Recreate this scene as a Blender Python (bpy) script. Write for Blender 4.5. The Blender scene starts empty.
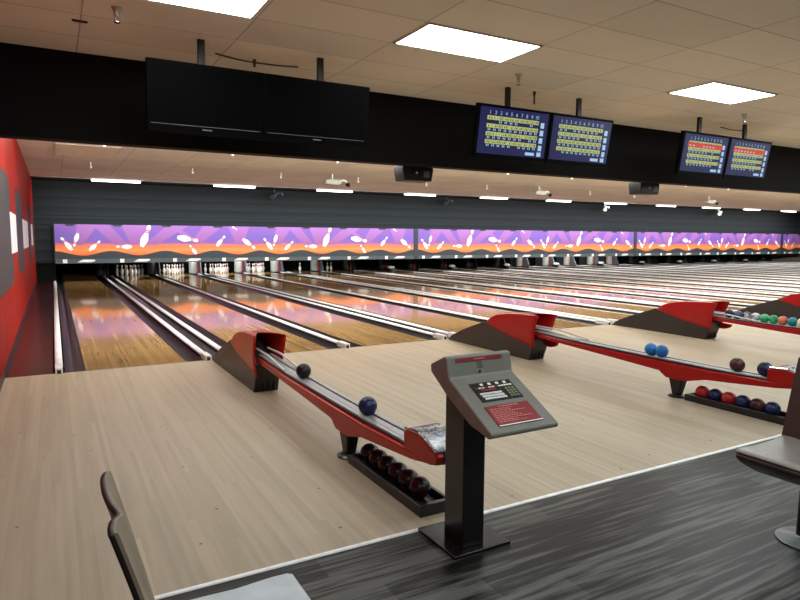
import bpy, bmesh, math, random
from mathutils import Vector, Matrix
random.seed(7)
R = math.radians
PI = math.pi
scene = bpy.context.scene
COL = scene.collection

# ------------------------------------------------------------------ dimensions (metres)
W = 1.0541            # lane width
GW = 0.7585           # wide gap (two rails, ball return in front of it)
GN = 0.4954           # narrow gap (one rail)
P = 2 * W + GW + GN   # one pair of lanes
NP_ = 13              # pairs of lanes
XR = -0.76            # red side wall
XE = 46.5             # far side wall
YT = -4.93            # end of the maple approach
YM = 15.23            # masking units
ZC = 3.245            # ceiling
YB = 20.2             # rear of the pits
YF = -12.5            # wall behind the camera

def lane_x(i):        # left edge of lane i (0 is next to the red wall)
    return (i // 2) * P + (i % 2) * (W + GW)

ORD = ['first', 'second', 'third', 'fourth', 'fifth', 'sixth', 'seventh', 'eighth', 'ninth', 'tenth', 'eleventh', 'twelfth',
       'thirteenth', 'fourteenth', 'fifteenth', 'sixteenth', 'seventeenth', 'eighteenth', 'nineteenth', 'twentieth',
       'twenty-first', 'twenty-second', 'twenty-third', 'twenty-fourth', 'twenty-fifth', 'twenty-sixth', 'twenty-seventh']

# ------------------------------------------------------------------ materials
def lin(r, g, b):
    f = lambda c: (c / 255 / 12.92) if c / 255 <= 0.04045 else ((c / 255 + 0.055) / 1.055) ** 2.4
    return (f(r), f(g), f(b), 1.0)

class NT:
    def __init__(self, name):
        self.m = bpy.data.materials.new(name)
        self.m.use_nodes = True
        self.t = self.m.node_tree
        self.b = self.t.nodes['Principled BSDF']
    def n(self, typ, **kw):
        nd = self.t.nodes.new(typ)
        for k, v in kw.items():
            setattr(nd, k, v)
        return nd
    def l(self, a, b):
        self.t.links.new(a, b)
    def val(self, nd, i):
        return nd.outputs[i]
    def math(self, op, a, b=None, c=None):
        nd = self.n('ShaderNodeMath', operation=op)
        for k, v in enumerate((a, b, c)):
            if v is None:
                continue
            if isinstance(v, (int, float)):
                nd.inputs[k].default_value = v
            else:
                self.l(v, nd.inputs[k])
        return nd.outputs[0]
    def pos(self, obj=False):
        if obj:
            s = self.n('ShaderNodeTexCoord').outputs['Object']
        else:
            s = self.n('ShaderNodeNewGeometry').outputs['Position']
        x = self.n('ShaderNodeSeparateXYZ')
        self.l(s, x.inputs[0])
        return s, x.outputs[0], x.outputs[1], x.outputs[2]
    def comb(self, x, y, z):
        c = self.n('ShaderNodeCombineXYZ')
        for k, v in enumerate((x, y, z)):
            if isinstance(v, (int, float)):
                c.inputs[k].default_value = v
            else:
                self.l(v, c.inputs[k])
        return c.outputs[0]
    def noise(self, vec, scale=1.0, detail=3.0):
        nd = self.n('ShaderNodeTexNoise')
        nd.inputs['Scale'].default_value = scale
        nd.inputs['Detail'].default_value = detail
        self.l(vec, nd.inputs['Vector'])
        return nd.outputs['Fac']
    def white(self, vec):
        nd = self.n('ShaderNodeTexWhiteNoise', noise_dimensions='3D')
        self.l(vec, nd.inputs['Vector'])
        return nd.outputs['Value']
    def ramp(self, fac, stops):
        nd = self.n('ShaderNodeValToRGB')
        el = nd.color_ramp.elements
        while len(el) < len(stops):
            el.new(0.5)
        for e, (p, c) in zip(el, stops):
            e.position = p
            e.color = c
        self.l(fac, nd.inputs[0])
        return nd.outputs[0]
    def mix(self, fac, a, b, blend='MIX'):
        nd = self.n('ShaderNodeMix', data_type='RGBA', blend_type=blend)
        for k, v in ((0, fac), (6, a), (7, b)):
            if isinstance(v, (int, float, tuple)):
                nd.inputs[k].default_value = v
            else:
                self.l(v, nd.inputs[k])
        return nd.outputs[2]
    def bump(self, h, strength=0.2, dist=0.01):
        nd = self.n('ShaderNodeBump')
        nd.inputs['Strength'].default_value = strength
        nd.inputs['Distance'].default_value = dist
        self.l(h, nd.inputs['Height'])
        self.l(nd.outputs[0], self.b.inputs['Normal'])
    def set(self, **kw):
        for k, v in kw.items():
            self.b.inputs[k.replace('_', ' ')].default_value = v

def plain(name, rgb, rough=0.5, metal=0.0, spec=0.5, coat=0.0, var=0.06, scale=14.0, emit=None, es=0.0):
    t = NT(name)
    s, x, y, z = t.pos(True)
    f = t.noise(s, scale, 3)
    c = lin(*rgb)
    d = tuple(v * (1 - var * 2) for v in c[:3]) + (1,)
    u = tuple(min(1, v * (1 + var * 2)) for v in c[:3]) + (1,)
    t.l(t.ramp(f, [(0.3, d), (0.7, u)]), t.b.inputs['Base Color'])
    t.set(Roughness=rough, Metallic=metal)
    t.b.inputs['Specular IOR Level'].default_value = spec
    t.b.inputs['Coat Weight'].default_value = coat
    t.b.inputs['Coat Roughness'].default_value = 0.06
    if emit:
        t.b.inputs['Emission Color'].default_value = lin(*emit)
        t.b.inputs['Emission Strength'].default_value = es
    return t.m

def boards(name, along, width, length, stops, rough, spec, streak=0.35, coat=0.0, specks=False, gap=0.0, big=0.3, grain=(34, 1.6), rv=0.1):
    """Strip floor: boards run along 'along' with a random tone per board and fine grain."""
    t = NT(name)
    s, x, y, z = t.pos()
    a, b = (y, x) if along == 'y' else (x, y)
    bi = t.math('FLOOR', t.math('DIVIDE', b, width))
    off = t.math('MULTIPLY', t.white(t.comb(bi, 3.7, 0.0)), length)
    ai = t.math('FLOOR', t.math('DIVIDE', t.math('ADD', a, off), length))
    tone = t.white(t.comb(bi, ai, 1.3))
    g = t.noise(t.comb(t.math('MULTIPLY', b, grain[0]), t.math('MULTIPLY', a, grain[1]), t.math('MULTIPLY', bi, 7.1)), 1.0, 4)
    lg = t.noise(t.comb(t.math('MULTIPLY', b, 2.6), t.math('MULTIPLY', a, 0.35), 0.0), 1.0, 2)
    f = t.math('ADD', t.math('MULTIPLY', tone, 1 - streak - big), t.math('ADD', t.math('MULTIPLY', g, streak), t.math('MULTIPLY', lg, big)))
    c = t.ramp(f, stops)
    if gap:
        fr = t.math('FRACT', t.math('DIVIDE', b, width))
        e = t.math('LESS_THAN', fr, gap)
        c = t.mix(t.math('MULTIPLY', e, 0.5), c, (0.02, 0.016, 0.012, 1))
    if specks:
        v = t.n('ShaderNodeTexVoronoi', voronoi_dimensions='2D')
        v.inputs['Scale'].default_value = 1.6
        t.l(s, v.inputs['Vector'])
        k = t.math('LESS_THAN', v.outputs['Distance'], 0.013)
        c = t.mix(t.math('MULTIPLY', k, 0.85), c, (0.03, 0.025, 0.02, 1))
    t.l(c, t.b.inputs['Base Color'])
    rr = t.math('ADD', rough - rv / 2, t.math('MULTIPLY', g, rv))
    t.l(rr, t.b.inputs['Roughness'])
    t.b.inputs['Specular IOR Level'].default_value = spec
    t.b.inputs['Coat Weight'].default_value = coat
    t.b.inputs['Coat Roughness'].default_value = 0.05
    return t.m

MAT = {}
MAT['approach'] = boards('maple approach boards', 'y', 0.0271, 2.4,
    [(0.25, lin(148, 134, 112)), (0.5, lin(168, 154, 131)), (0.75, lin(182, 168, 146))], 0.40, 0.2, specks=True, big=0.5, streak=0.3)
MAT['lane'] = boards('oiled lane boards', 'y', 0.0271, 3.2,
    [(0.15, lin(138, 106, 63)), (0.5, lin(155, 122, 74)), (0.85, lin(172, 139, 88))], 0.07, 0.22, big=0.3, streak=0.15, rv=0.01)
MAT['dark_floor'] = boards('charcoal vinyl planks', 'x', 0.16, 1.25,
    [(0.40, lin(5, 5, 5)), (0.48, lin(24, 24, 22)), (0.58, lin(82, 82, 78))], 0.40, 0.2, streak=0.60, gap=0.010, big=0.32, grain=(44, 2.0))
MAT['side_floor'] = boards('maroon side floor', 'y', 0.3, 4.0,
    [(0.25, lin(40, 18, 15)), (0.75, lin(78, 30, 24))], 0.25, 0.4, big=0.7, streak=0.1, rv=0.02)

def ceiling_mat():
    t = NT('acoustic ceiling tile')
    s, x, y, z = t.pos()
    fx = t.math('FRACT', t.math('ADD', t.math('DIVIDE', t.math('SUBTRACT', x, 2.535), 1.255), 40.0))
    fy = t.math('FRACT', t.math('ADD', t.math('DIVIDE', t.math('SUBTRACT', y, -2.93), 0.627), 40.0))
    near = t.math('LESS_THAN', y, -0.3)
    lx = t.math('LESS_THAN', t.math('ABSOLUTE', t.math('SUBTRACT', fx, 0.5)), 0.4955)
    ly = t.math('LESS_THAN', t.math('ABSOLUTE', t.math('SUBTRACT', fy, 0.5)), 0.491)
    tile = t.math('MULTIPLY', lx, ly)
    ix = t.math('FLOOR', t.math('DIVIDE', t.math('SUBTRACT', x, 2.535), 1.255))
    iy = t.math('FLOOR', t.math('DIVIDE', t.math('SUBTRACT', y, -2.93), 0.627))
    tone = t.white(t.comb(ix, iy, 0.4))
    pit = t.noise(s, 160.0, 2)
    blot = t.noise(s, 1.1, 3)
    f = t.math('ADD', t.math('MULTIPLY', tone, 0.25), t.math('ADD', t.math('MULTIPLY', pit, 0.5), t.math('MULTIPLY', blot, 0.3)))
    c = t.ramp(f, [(0.25, lin(222, 216, 206)), (0.75, lin(243, 238, 228))])
    c = t.mix(t.math('MULTIPLY', t.math('SUBTRACT', 1.0, tile), 0.5), c, lin(80, 70, 60))
    t.l(c, t.b.inputs['Base Color'])
    t.set(Roughness=0.9)
    t.b.inputs['Specular IOR Level'].default_value = 0.1
    t.bump(pit, 0.25, 0.004)
    return t.m
MAT['ceiling'] = ceiling_mat()

def slat_wall():
    t = NT('blue black slatted wall')
    s, x, y, z = t.pos()
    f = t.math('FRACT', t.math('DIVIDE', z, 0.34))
    g = t.ramp(f, [(0.0, lin(12, 15, 18)), (0.06, lin(38, 46, 51)), (1.0, lin(25, 31, 36))])  # shade stripes of the slats painted into the colour
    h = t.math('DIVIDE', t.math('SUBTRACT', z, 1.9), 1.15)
    c = t.mix(t.math('MAXIMUM', t.math('MINIMUM', h, 1.0), 0.0), g, lin(4, 5, 6))  # light falloff painted in: wall darkens towards the ceiling
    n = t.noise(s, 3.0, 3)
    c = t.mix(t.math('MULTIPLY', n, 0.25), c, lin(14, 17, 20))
    t.l(c, t.b.inputs['Base Color'])
    t.set(Roughness=0.75)
    t.b.inputs['Specular IOR Level'].default_value = 0.2
    return t.m
MAT['slat_wall'] = slat_wall()

def mural_mat():
    t = NT('printed purple dusk mural')
    s, x, y, z = t.pos(True)
    h = t.math('DIVIDE', t.math('SUBTRACT', z, 0.86), 1.0)
    n = t.noise(s, 1.4, 3)
    hh = t.math('ADD', h, t.math('MULTIPLY', t.math('SUBTRACT', n, 0.5), 0.12))
    c = t.ramp(hh, [(0.0, lin(255, 104, 40)), (0.16, lin(255, 146, 74)), (0.27, lin(250, 120, 70)), (0.35, lin(214, 112, 110)), (0.40, lin(132, 86, 170)),
                    (0.62, lin(112, 86, 182)), (1.0, lin(132, 84, 172))])
    t.l(c, t.b.inputs['Base Color'])
    t.set(Roughness=0.45)
    return t.m
MAT['mural'] = mural_mat()
def beam_mat():
    t = NT('printed light beams')
    s, x, y, z = t.pos(True)
    h = t.math('SUBTRACT', z, 0.95)
    c = t.ramp(h, [(0.0, lin(255, 140, 80)), (0.18, lin(250, 128, 90)), (0.28, lin(150, 92, 160)), (0.9, lin(160, 104, 184))])
    t.l(c, t.b.inputs['Base Color'])
    t.set(Roughness=0.45)
    return t.m
MAT['beam'] = beam_mat()

def red_wall():
    t = NT('red painted wall')
    s, x, y, z = t.pos()
    f = t.noise(s, 2.2, 4)
    c = t.ramp(f, [(0.3, lin(128, 19, 8)), (0.7, lin(150, 27, 12))])
    e = t.math('LESS_THAN', t.math('FRACT', t.math('DIVIDE', t.math('ADD', y, 1.6), 2.44)), 0.006)
    c = t.mix(e, c, lin(60, 12, 10))
    t.l(c, t.b.inputs['Base Color'])
    t.set(Roughness=0.5)
    t.b.inputs['Specular IOR Level'].default_value = 0.1
    return t.m
MAT['red_wall'] = red_wall()

def ball_mat(name, base, swirl=None, spec=0.5):
    t = NT(name)
    s, x, y, z = t.pos(True)
    sw = swirl or tuple(min(255, int(v * 1.5 + 8)) for v in base)
    n = t.noise(s, 9.0, 4)
    t.l(t.ramp(n, [(0.42, lin(*base)), (0.62, lin(*sw))]), t.b.inputs['Base Color'])
    t.set(Roughness=0.3)
    t.b.inputs['Specular IOR Level'].default_value = 0.35
    return t.m

def glow(name, rgb, s):
    t = NT(name)
    sx, x, y, z = t.pos(True)
    n = t.noise(sx, 2.0, 1)
    c = lin(*rgb)
    t.l(t.ramp(n, [(0.0, c), (1.0, tuple(min(1, v * 1.04) for v in c[:3]) + (1,))]), t.b.inputs['Emission Color'])
    t.b.inputs['Emission Strength'].default_value = s
    t.b.inputs['Base Color'].default_value = (0.8, 0.8, 0.8, 1) if s > 2 else (0.01, 0.01, 0.01, 1)
    return t.m

MAT['soffit'] = plain('matt black soffit paint', (18, 18, 19), 0.8, spec=0.15)
MAT['black'] = plain('black plastic', (14, 14, 15), 0.4)
MAT['tv_black'] = plain('dark switched off screen', (5, 5, 7), 0.5, spec=0.05)
MAT['tv_frame'] = plain('black bezel', (5, 5, 7), 0.5, spec=0.06)
MAT['tv_line'] = plain('grey trim line', (150, 150, 152), 0.35)
MAT['pit'] = plain('pit black', (10, 11, 12), 0.8, spec=0.1)
MAT['valance'] = plain('slate blue black panel', (40, 50, 58), 0.5)
MAT['ledge'] = plain('slate ledge', (66, 78, 86), 0.45)
MAT['white'] = plain('white plastic', (236, 236, 232), 0.35)
MAT['white_print'] = plain('white printed pins', (246, 240, 244), 0.45)
MAT['red_print'] = plain('red printed neck bands', (206, 66, 60), 0.45)
MAT['rail'] = plain('white bumper rail enamel', (236, 238, 238), 0.35, spec=0.3)
MAT['rail_dark'] = plain('dark rail bracket', (40, 40, 44), 0.4)
MAT['gutter'] = plain('charcoal gutter', (30, 31, 35), 0.3, spec=0.35, scale=3)
MAT['cap'] = plain('black divider cap', (16, 17, 20), 0.3)
MAT['foul'] = plain('dark foul line', (60, 48, 38), 0.4)
MAT['metal'] = plain('brushed transition metal', (240, 240, 236), 0.35)
MAT['chrome'] = plain('chrome', (214, 216, 220), 0.12, metal=1.0)
MAT['brass'] = plain('dull nickel sprinkler', (196, 184, 166), 0.3, metal=0.6)
MAT['wall_dark'] = plain('charcoal wall paint', (44, 42, 46), 0.55)
MAT['wall_white'] = plain('white wall panel', (216, 216, 220), 0.5)
MAT['rear_wall'] = plain('beige rear wall', (176, 160, 140), 0.8)
MAT['red_shell'] = plain('red moulded shell', (172, 26, 14), 0.3, spec=0.25, coat=0.12, var=0.05)
MAT['red_shell_deep'] = plain('deep red moulded shell', (156, 10, 12), 0.3, spec=0.25, coat=0.12, var=0.05)
MAT['brown_base'] = plain('dark brown base', (34, 28, 25), 0.38)
MAT['bed'] = plain('grey ball track', (146, 146, 148), 0.3)
MAT['groove'] = plain('dark track groove', (34, 32, 32), 0.5)
MAT['rod'] = plain('pale grey rods', (206, 206, 202), 0.35)
MAT['leg'] = plain('black leg', (20, 16, 15), 0.32)
def glass_art():
    t = NT('patterned chrome end plate')
    s, x, y, z = t.pos(True)
    n = t.noise(s, 16.0, 3)
    t.l(t.ramp(n, [(0.36, lin(40, 62, 96)), (0.46, lin(140, 140, 144)), (0.54, lin(40, 36, 38)), (0.66, lin(150, 148, 146))]), t.b.inputs['Base Color'])
    t.set(Roughness=0.22, Metallic=0.1)
    return t.m
MAT['art'] = glass_art()
MAT['tray'] = plain('black rack', (22, 20, 20), 0.35)
MAT['console'] = plain('sage grey moulding', (106, 105, 96), 0.5, var=0.03)
MAT['console_side'] = plain('brown grey moulding', (134, 118, 108), 0.6, spec=0.25)
MAT['console_red'] = plain('red instruction plate', (122, 30, 34), 0.4)
MAT['console_text'] = plain('pale red print', (206, 124, 120), 0.5)
MAT['key'] = plain('white keys', (214, 214, 208), 0.5)
MAT['key_red'] = plain('dark red keys', (128, 30, 34), 0.5)
MAT['key_olive'] = plain('olive keys', (112, 118, 84), 0.5)
MAT['post'] = plain('black post', (11, 10, 11), 0.25)
MAT['post_side'] = plain('black brown post', (30, 26, 25), 0.35)
MAT['seat'] = plain('grey taupe seat', (116, 108, 101), 0.35)
MAT['seat_sheen'] = plain('pale sheen seat', (172, 178, 180), 0.3)  # sheen on the seat painted in as a paler grey
MAT['seat_brown'] = plain('dark brown shell', (60, 43, 37), 0.4)
MAT['taupe'] = plain('taupe back pad', (128, 114, 96), 0.5)
MAT['dark_edge'] = plain('black edge band', (26, 22, 21), 0.4)
MAT['steel'] = plain('grey steel base', (134, 142, 144), 0.35, metal=0.4)
MAT['light'] = glow('troffer diffuser', (246, 255, 255), 14.5)
MAT['strip'] = glow('fluorescent strip', (255, 253, 248), 4.0)
MAT['unlit'] = plain('unlit diffuser', (240, 232, 206), 0.6)
MAT['light_frame'] = plain('white light frame', (210, 200, 186), 0.5)
MAT['scr_blue'] = glow('score screen blue', (16, 22, 100), 0.5)
MAT['scr_dark'] = glow('score screen navy', (10, 14, 66), 0.8)
MAT['scr_yellow'] = glow('score screen yellow', (188, 196, 118), 0.85)
MAT['scr_white'] = glow('score screen pale blue', (170, 204, 236), 0.9)
MAT['scr_red'] = glow('score screen red', (214, 52, 30), 0.95)
MAT['drum'] = plain('pale grey drum', (160, 166, 164), 0.5)
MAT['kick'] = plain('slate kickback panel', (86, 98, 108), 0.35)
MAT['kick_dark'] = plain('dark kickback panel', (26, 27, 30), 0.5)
MAT['pit_red'] = plain('red pit panel', (150, 52, 44), 0.5)
MAT['projector'] = plain('grey projector case', (176, 180, 172), 0.5)
MAT['lens'] = plain('pale lens', (220, 224, 230), 0.2)
MAT['neck_red'] = plain('red neck stripe', (190, 40, 36), 0.4)
MAT['pin'] = plain('white pin lacquer', (240, 238, 232), 0.25)
B_DARKRED = ball_mat('maroon ball', (24, 9, 10), (38, 12, 13))
B_BLACK = ball_mat('black ball', (14, 15, 17), (26, 28, 32))
B_NAVY = ball_mat('navy ball', (16, 24, 52), (26, 38, 78))
B_SKY = ball_mat('sky blue ball', (20, 92, 160), (44, 122, 190))
B_RED = ball_mat('red ball', (150, 22, 30), (178, 40, 44))
B_GREEN = ball_mat('green ball', (22, 128, 82), (60, 168, 120))
B_ORANGE = ball_mat('orange marbled ball', (178, 60, 40), (214, 130, 90))
B_TEAL = ball_mat('teal ball', (14, 104, 118), (30, 130, 142))
B_CREAM = ball_mat('cream ball', (206, 190, 150), (224, 212, 180))
B_BW = ball_mat('black and white marbled ball', (16, 18, 22), (206, 210, 214))
B_BLUEM = ball_mat('slate blue marbled ball', (26, 34, 70), (92, 104, 136))
B_WINE = ball_mat('dark wine ball', (44, 22, 24), (84, 40, 40))

# ------------------------------------------------------------------ mesh builder
class MB:
    def __init__(self):
        self.v, self.f, self.mi = [], [], []
        self.xf = None
    def add(self, vs, fs, mi=0):
        o = len(self.v)
        for p in vs:
            p = Vector(p)
            self.v.append(self.xf @ p if self.xf else p)
        for f in fs:
            self.f.append([o + i for i in f])
            self.mi.append(mi)
        return self
    def box(self, x0, x1, y0, y1, z0, z1, mi=0):
        vs = [(x, y, z) for z in (z0, z1) for y in (y0, y1) for x in (x0, x1)]
        return self.add(vs, [(0, 2, 3, 1), (4, 5, 7, 6), (0, 1, 5, 4), (2, 6, 7, 3), (0, 4, 6, 2), (1, 3, 7, 5)], mi)
    def prism(self, pts, axis, a, b, mi=0, cap=None, pts2=None):
        """Extrude a closed 2-D profile along an axis from a to b (pts2: a different profile at b)."""
        n = len(pts)
        q = pts2 or pts
        def m(p, t):
            return {'x': (t, p[0], p[1]), 'y': (p[0], t, p[1]), 'z': (p[0], p[1], t)}[axis]
        vs = [m(p, a) for p in pts] + [m(p, b) for p in q]
        self.add(vs, [(i, (i + 1) % n, n + (i + 1) % n, n + i) for i in range(n)], mi)
        self.add(vs, [tuple(range(n))[::-1], tuple(range(n, 2 * n))], mi if cap is None else cap)
        return self
    def strip(self, pts, axis, a, b, mi=0):
        """Open profile swept along an axis (a sheet)."""
        n = len(pts)
        def m(p, t):
            return {'x': (t, p[0], p[1]), 'y': (p[0], t, p[1])}[axis]
        vs = [m(p, a) for p in pts] + [m(p, b) for p in pts]
        return self.add(vs, [(i, i + 1, n + i + 1, n + i) for i in range(n - 1)], mi)
    def tube(self, p0, p1, r0, r1=None, n=12, mi=0):
        r1 = r0 if r1 is None else r1
        p0, p1 = Vector(p0), Vector(p1)
        d = (p1 - p0).normalized()
        u = d.orthogonal().normalized()
        w = d.cross(u)
        vs = []
        for p, r in ((p0, r0), (p1, r1)):
            vs += [p + (u * math.cos(2 * PI * k / n) + w * math.sin(2 * PI * k / n)) * r for k in range(n)]
        fs = [(k, (k + 1) % n, n + (k + 1) % n, n + k) for k in range(n)] + [tuple(range(n))[::-1], tuple(range(n, 2 * n))]
        return self.add(vs, fs, mi)
    def path(self, pts, r, n=8, mi=0):
        for a, b in zip(pts[:-1], pts[1:]):
            self.tube(a, b, r, n=n, mi=mi)
        return self
    def lathe(self, prof, loc=(0, 0, 0), n=20, mi=0, sx=1.0, sy=1.0, mis=None):
        x, y, z = loc
        vs = []
        for r, h in prof:
            vs += [(x + sx * r * math.cos(2 * PI * k / n), y + sy * r * math.sin(2 * PI * k / n), z + h) for k in range(n)]
        o = len(self.v)
        fs = []
        for j in range(len(prof) - 1):
            ring = [(j * n + k, j * n + (k + 1) % n, (j + 1) * n + (k + 1) % n, (j + 1) * n + k) for k in range(n)]
            if mis:
                self.add([], [], 0)
                for f in ring:
                    self.f.append([o + i for i in f]); self.mi.append(mis[j])
            else:
                fs += ring
        m = len(prof) - 1
        self.add(vs, fs, mi)
        for f in (tuple(range(n))[::-1], tuple(range(m * n, m * n + n))):
            self.f.append([o + i for i in f]); self.mi.append(mis[0] if mis else mi)
        return self
    def sphere(self, c, r, nu=20, nv=12, mi=0):
        prof = [(max(1e-4, r * math.sin(PI * j / nv)), -r * math.cos(PI * j / nv)) for j in range(nv + 1)]
        return self.lathe(prof, c, nu, mi)
    def poly(self, pts, mi=0):
        return self.add(pts, [tuple(range(len(pts)))], mi)
    def mesh(self, name, mats, smooth=True, angle=40, fix=True):
        me = bpy.data.meshes.new(name)
        me.from_pydata([tuple(p) for p in self.v], [], self.f)
        for m in (mats if isinstance(mats, (list, tuple)) else [mats]):
            me.materials.append(MAT[m] if isinstance(m, str) else m)
        for p, i in zip(me.polygons, self.mi):
            p.material_index = i
        if fix:
            bm = bmesh.new(); bm.from_mesh(me)
            bmesh.ops.remove_doubles(bm, verts=bm.verts, dist=1e-6)
            bmesh.ops.recalc_face_normals(bm, faces=bm.faces)
            bm.to_mesh(me); bm.free()
        if smooth:
            for p in me.polygons:
                p.use_smooth = True
            me.set_sharp_from_angle(angle=R(angle))
        me.update()
        return me
    def build(self, name, mats, parent=None, smooth=True, bevel=0, seg=2, angle=40, loc=None, fix=True):
        o = bpy.data.objects.new(name, self.mesh(name, mats, smooth, angle, fix))
        COL.objects.link(o)
        if parent:
            o.parent = parent
        if loc:
            o.location = loc
        if bevel:
            md = o.modifiers.new('soft edges', 'BEVEL')
            md.width = bevel; md.segments = seg; md.limit_method = 'ANGLE'; md.angle_limit = R(38)
            md.harden_normals = False
        return o

def thing(name, label, cat, loc=(0, 0, 0), rz=0.0, group=None):
    o = bpy.data.objects.new(name, None)
    COL.objects.link(o)
    o.empty_display_size = 0.1
    o.location = loc
    o.rotation_euler = (0, 0, rz)
    tag(o, label, cat, group)
    return o

def tag(o, label, cat, group=None):
    o['label'] = label
    o['category'] = cat
    if group:
        o['group'] = group
    return o

def struct(mb, name, mats, **kw):
    o = mb.build(name, mats, **kw)
    o['kind'] = 'structure'
    return o

def dup(root, loc, label=None, group=None, rz=None):
    r = root.copy(); COL.objects.link(r)
    r.location = loc
    if rz is not None:
        r.rotation_euler = (0, 0, rz)
    if label:
        r['label'] = label
    if group:
        r['group'] = group
    for ch in list(root.children):
        c = ch.copy(); COL.objects.link(c); c.parent = r
        for g in list(ch.children):
            d = g.copy(); COL.objects.link(d); d.parent = c
    return r

def text_mesh(body, size, loc, rot, mat, name, parent):
    cu = bpy.data.curves.new(name, 'FONT')
    cu.body = body; cu.size = size; cu.align_x = 'CENTER'; cu.align_y = 'CENTER'
    tmp = bpy.data.objects.new('tmp', cu)
    COL.objects.link(tmp)
    dg = bpy.context.evaluated_depsgraph_get()
    me = bpy.data.meshes.new_from_object(tmp.evaluated_get(dg))
    bpy.data.objects.remove(tmp); bpy.data.curves.remove(cu)
    me.materials.clear(); me.materials.append(MAT[mat])
    o = bpy.data.objects.new(name, me)
    COL.objects.link(o); o.parent = parent; o.location = loc; o.rotation_euler = rot
    return o

# ================================================================== SETTING
struct(MB().box(XR, XE, YT, 0.0, -0.15, 0.0), 'floor', 'approach', smooth=False)
struct(MB().box(XR - 4, XE, YF, YT, -0.15, -0.001), 'floor', 'dark_floor', smooth=False)
struct(MB().box(XR, -0.315, 0.0, YB, -0.15, -0.012), 'floor', 'side_floor', smooth=False)
struct(MB().box(-0.315, XE, 0.0, YB, -0.2, -0.13), 'floor', 'pit', smooth=False)
struct(MB().prism([(YT - 0.012, -0.002), (YT - 0.009, 0.005), (YT + 0.009, 0.006), (YT + 0.012, -0.002)], 'x', XR, XE), 'trim_1', 'metal')
struct(MB().box(XR - 4, XE, YF, YB, ZC, ZC + 0.1), 'ceiling', 'ceiling', smooth=False)
struct(MB().box(XR - 4, XE, YF - 0.1, YF, -0.15, ZC), 'wall_rear', 'rear_wall', smooth=False)
struct(MB().box(XE, XE + 0.1, YF, YB, -0.15, ZC), 'wall_right', 'rear_wall', smooth=False)
struct(MB().box(XR - 4.1, XR - 4, YF, -7, -0.15, ZC), 'wall_side', 'rear_wall', smooth=False)
struct(MB().box(XR - 4, XR - 0.12, -7.1, -7.0, -0.15, ZC), 'wall_return', 'rear_wall', smooth=False)
struct(MB().box(XR, XE, YB, YB + 0.1, -0.2, ZC), 'wall_back', 'pit', smooth=False)
# dark slatted wall above the masking units
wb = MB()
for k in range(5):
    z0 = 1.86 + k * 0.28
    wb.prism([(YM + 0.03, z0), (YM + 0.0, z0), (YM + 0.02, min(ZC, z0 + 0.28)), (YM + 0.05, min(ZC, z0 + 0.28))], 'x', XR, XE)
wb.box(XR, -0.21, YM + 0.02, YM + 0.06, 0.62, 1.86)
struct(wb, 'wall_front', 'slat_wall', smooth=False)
struct(MB().box(XR, -0.22, YM + 0.1, YM + 0.2, -0.012, 0.64), 'wall_niche', 'pit', smooth=False)
struct(MB().box(XR, XE, 14.13, YM + 0.02, ZC - 0.02, ZC - 0.001), 'dark_ceiling_band', 'soffit', smooth=False)  # black band added to hide the strip-lit ceiling before the wall
# soffit that hangs over the foul line
struct(MB().box(XR, XE, -0.50, -0.30, 2.40, ZC), 'wall_soffit', 'soffit', smooth=False)

# red side wall with painted dark stripes and white panels
wl = MB()
wl.box(XR - 0.12, XR, -7.1, YB, -0.15, ZC)
def rounded(y0, y1, z0, z1, rad_y, rad_z, n=8):
    pts = []
    for cy, cz, a0 in ((y1 - rad_y, z1 - rad_z, 0), (y0 + rad_y, z1 - rad_z, 90), (y0 + rad_y, z0 + rad_z, 180), (y1 - rad_y, z0 + rad_z, 270)):
        for k in range(n + 1):
            a = R(a0 + 90 * k / n)
            pts.append((cy + rad_y * math.cos(a), cz + rad_z * math.sin(a)))
    return pts
for (y0, y1, z0, z1) in ((-0.75, 2.9, 0.81, 2.28), (4.30, 6.75, 0.84, 2.25), (10.0, 11.75, 0.84, 2.25), (13.6, 14.6, 0.84, 2.25)):
    wl.prism(rounded(y0, y1, z0, z1, 0.45 if y1 - y0 > 1.2 else 0.3, 0.25), 'x', XR, XR + 0.004, 1)
for (y0, y1) in ((2.62, 4.2), (6.62, 9.5), (11.95, 13.3)):
    wl.prism([(y0, 1.22), (y1, 1.22), (y1, 1.80), (y0, 1.80)], 'x', XR, XR + 0.006, 2)
struct(wl, 'wall_left', ['red_wall', 'wall_dark', 'wall_white'], smooth=False)
struct(MB().box(XR, XR + 0.012, -4.9, YM, -0.012, 0.07), 'baseboard_left', 'dark_edge', smooth=False)

# ================================================================== LANES, GUTTERS, RAILS
def gutter(mb, x0, x1, y0, y1, mi):
    n = 8
    top = [(x0 + (x1 - x0) * k / n, -0.004 - 0.085 * math.sin(PI * k / n) ** 0.7) for k in range(n + 1)]
    bot = [(x1, -0.12), (x0, -0.12)]
    mb.prism(top + bot, 'y', y0, y1, mi)

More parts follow.
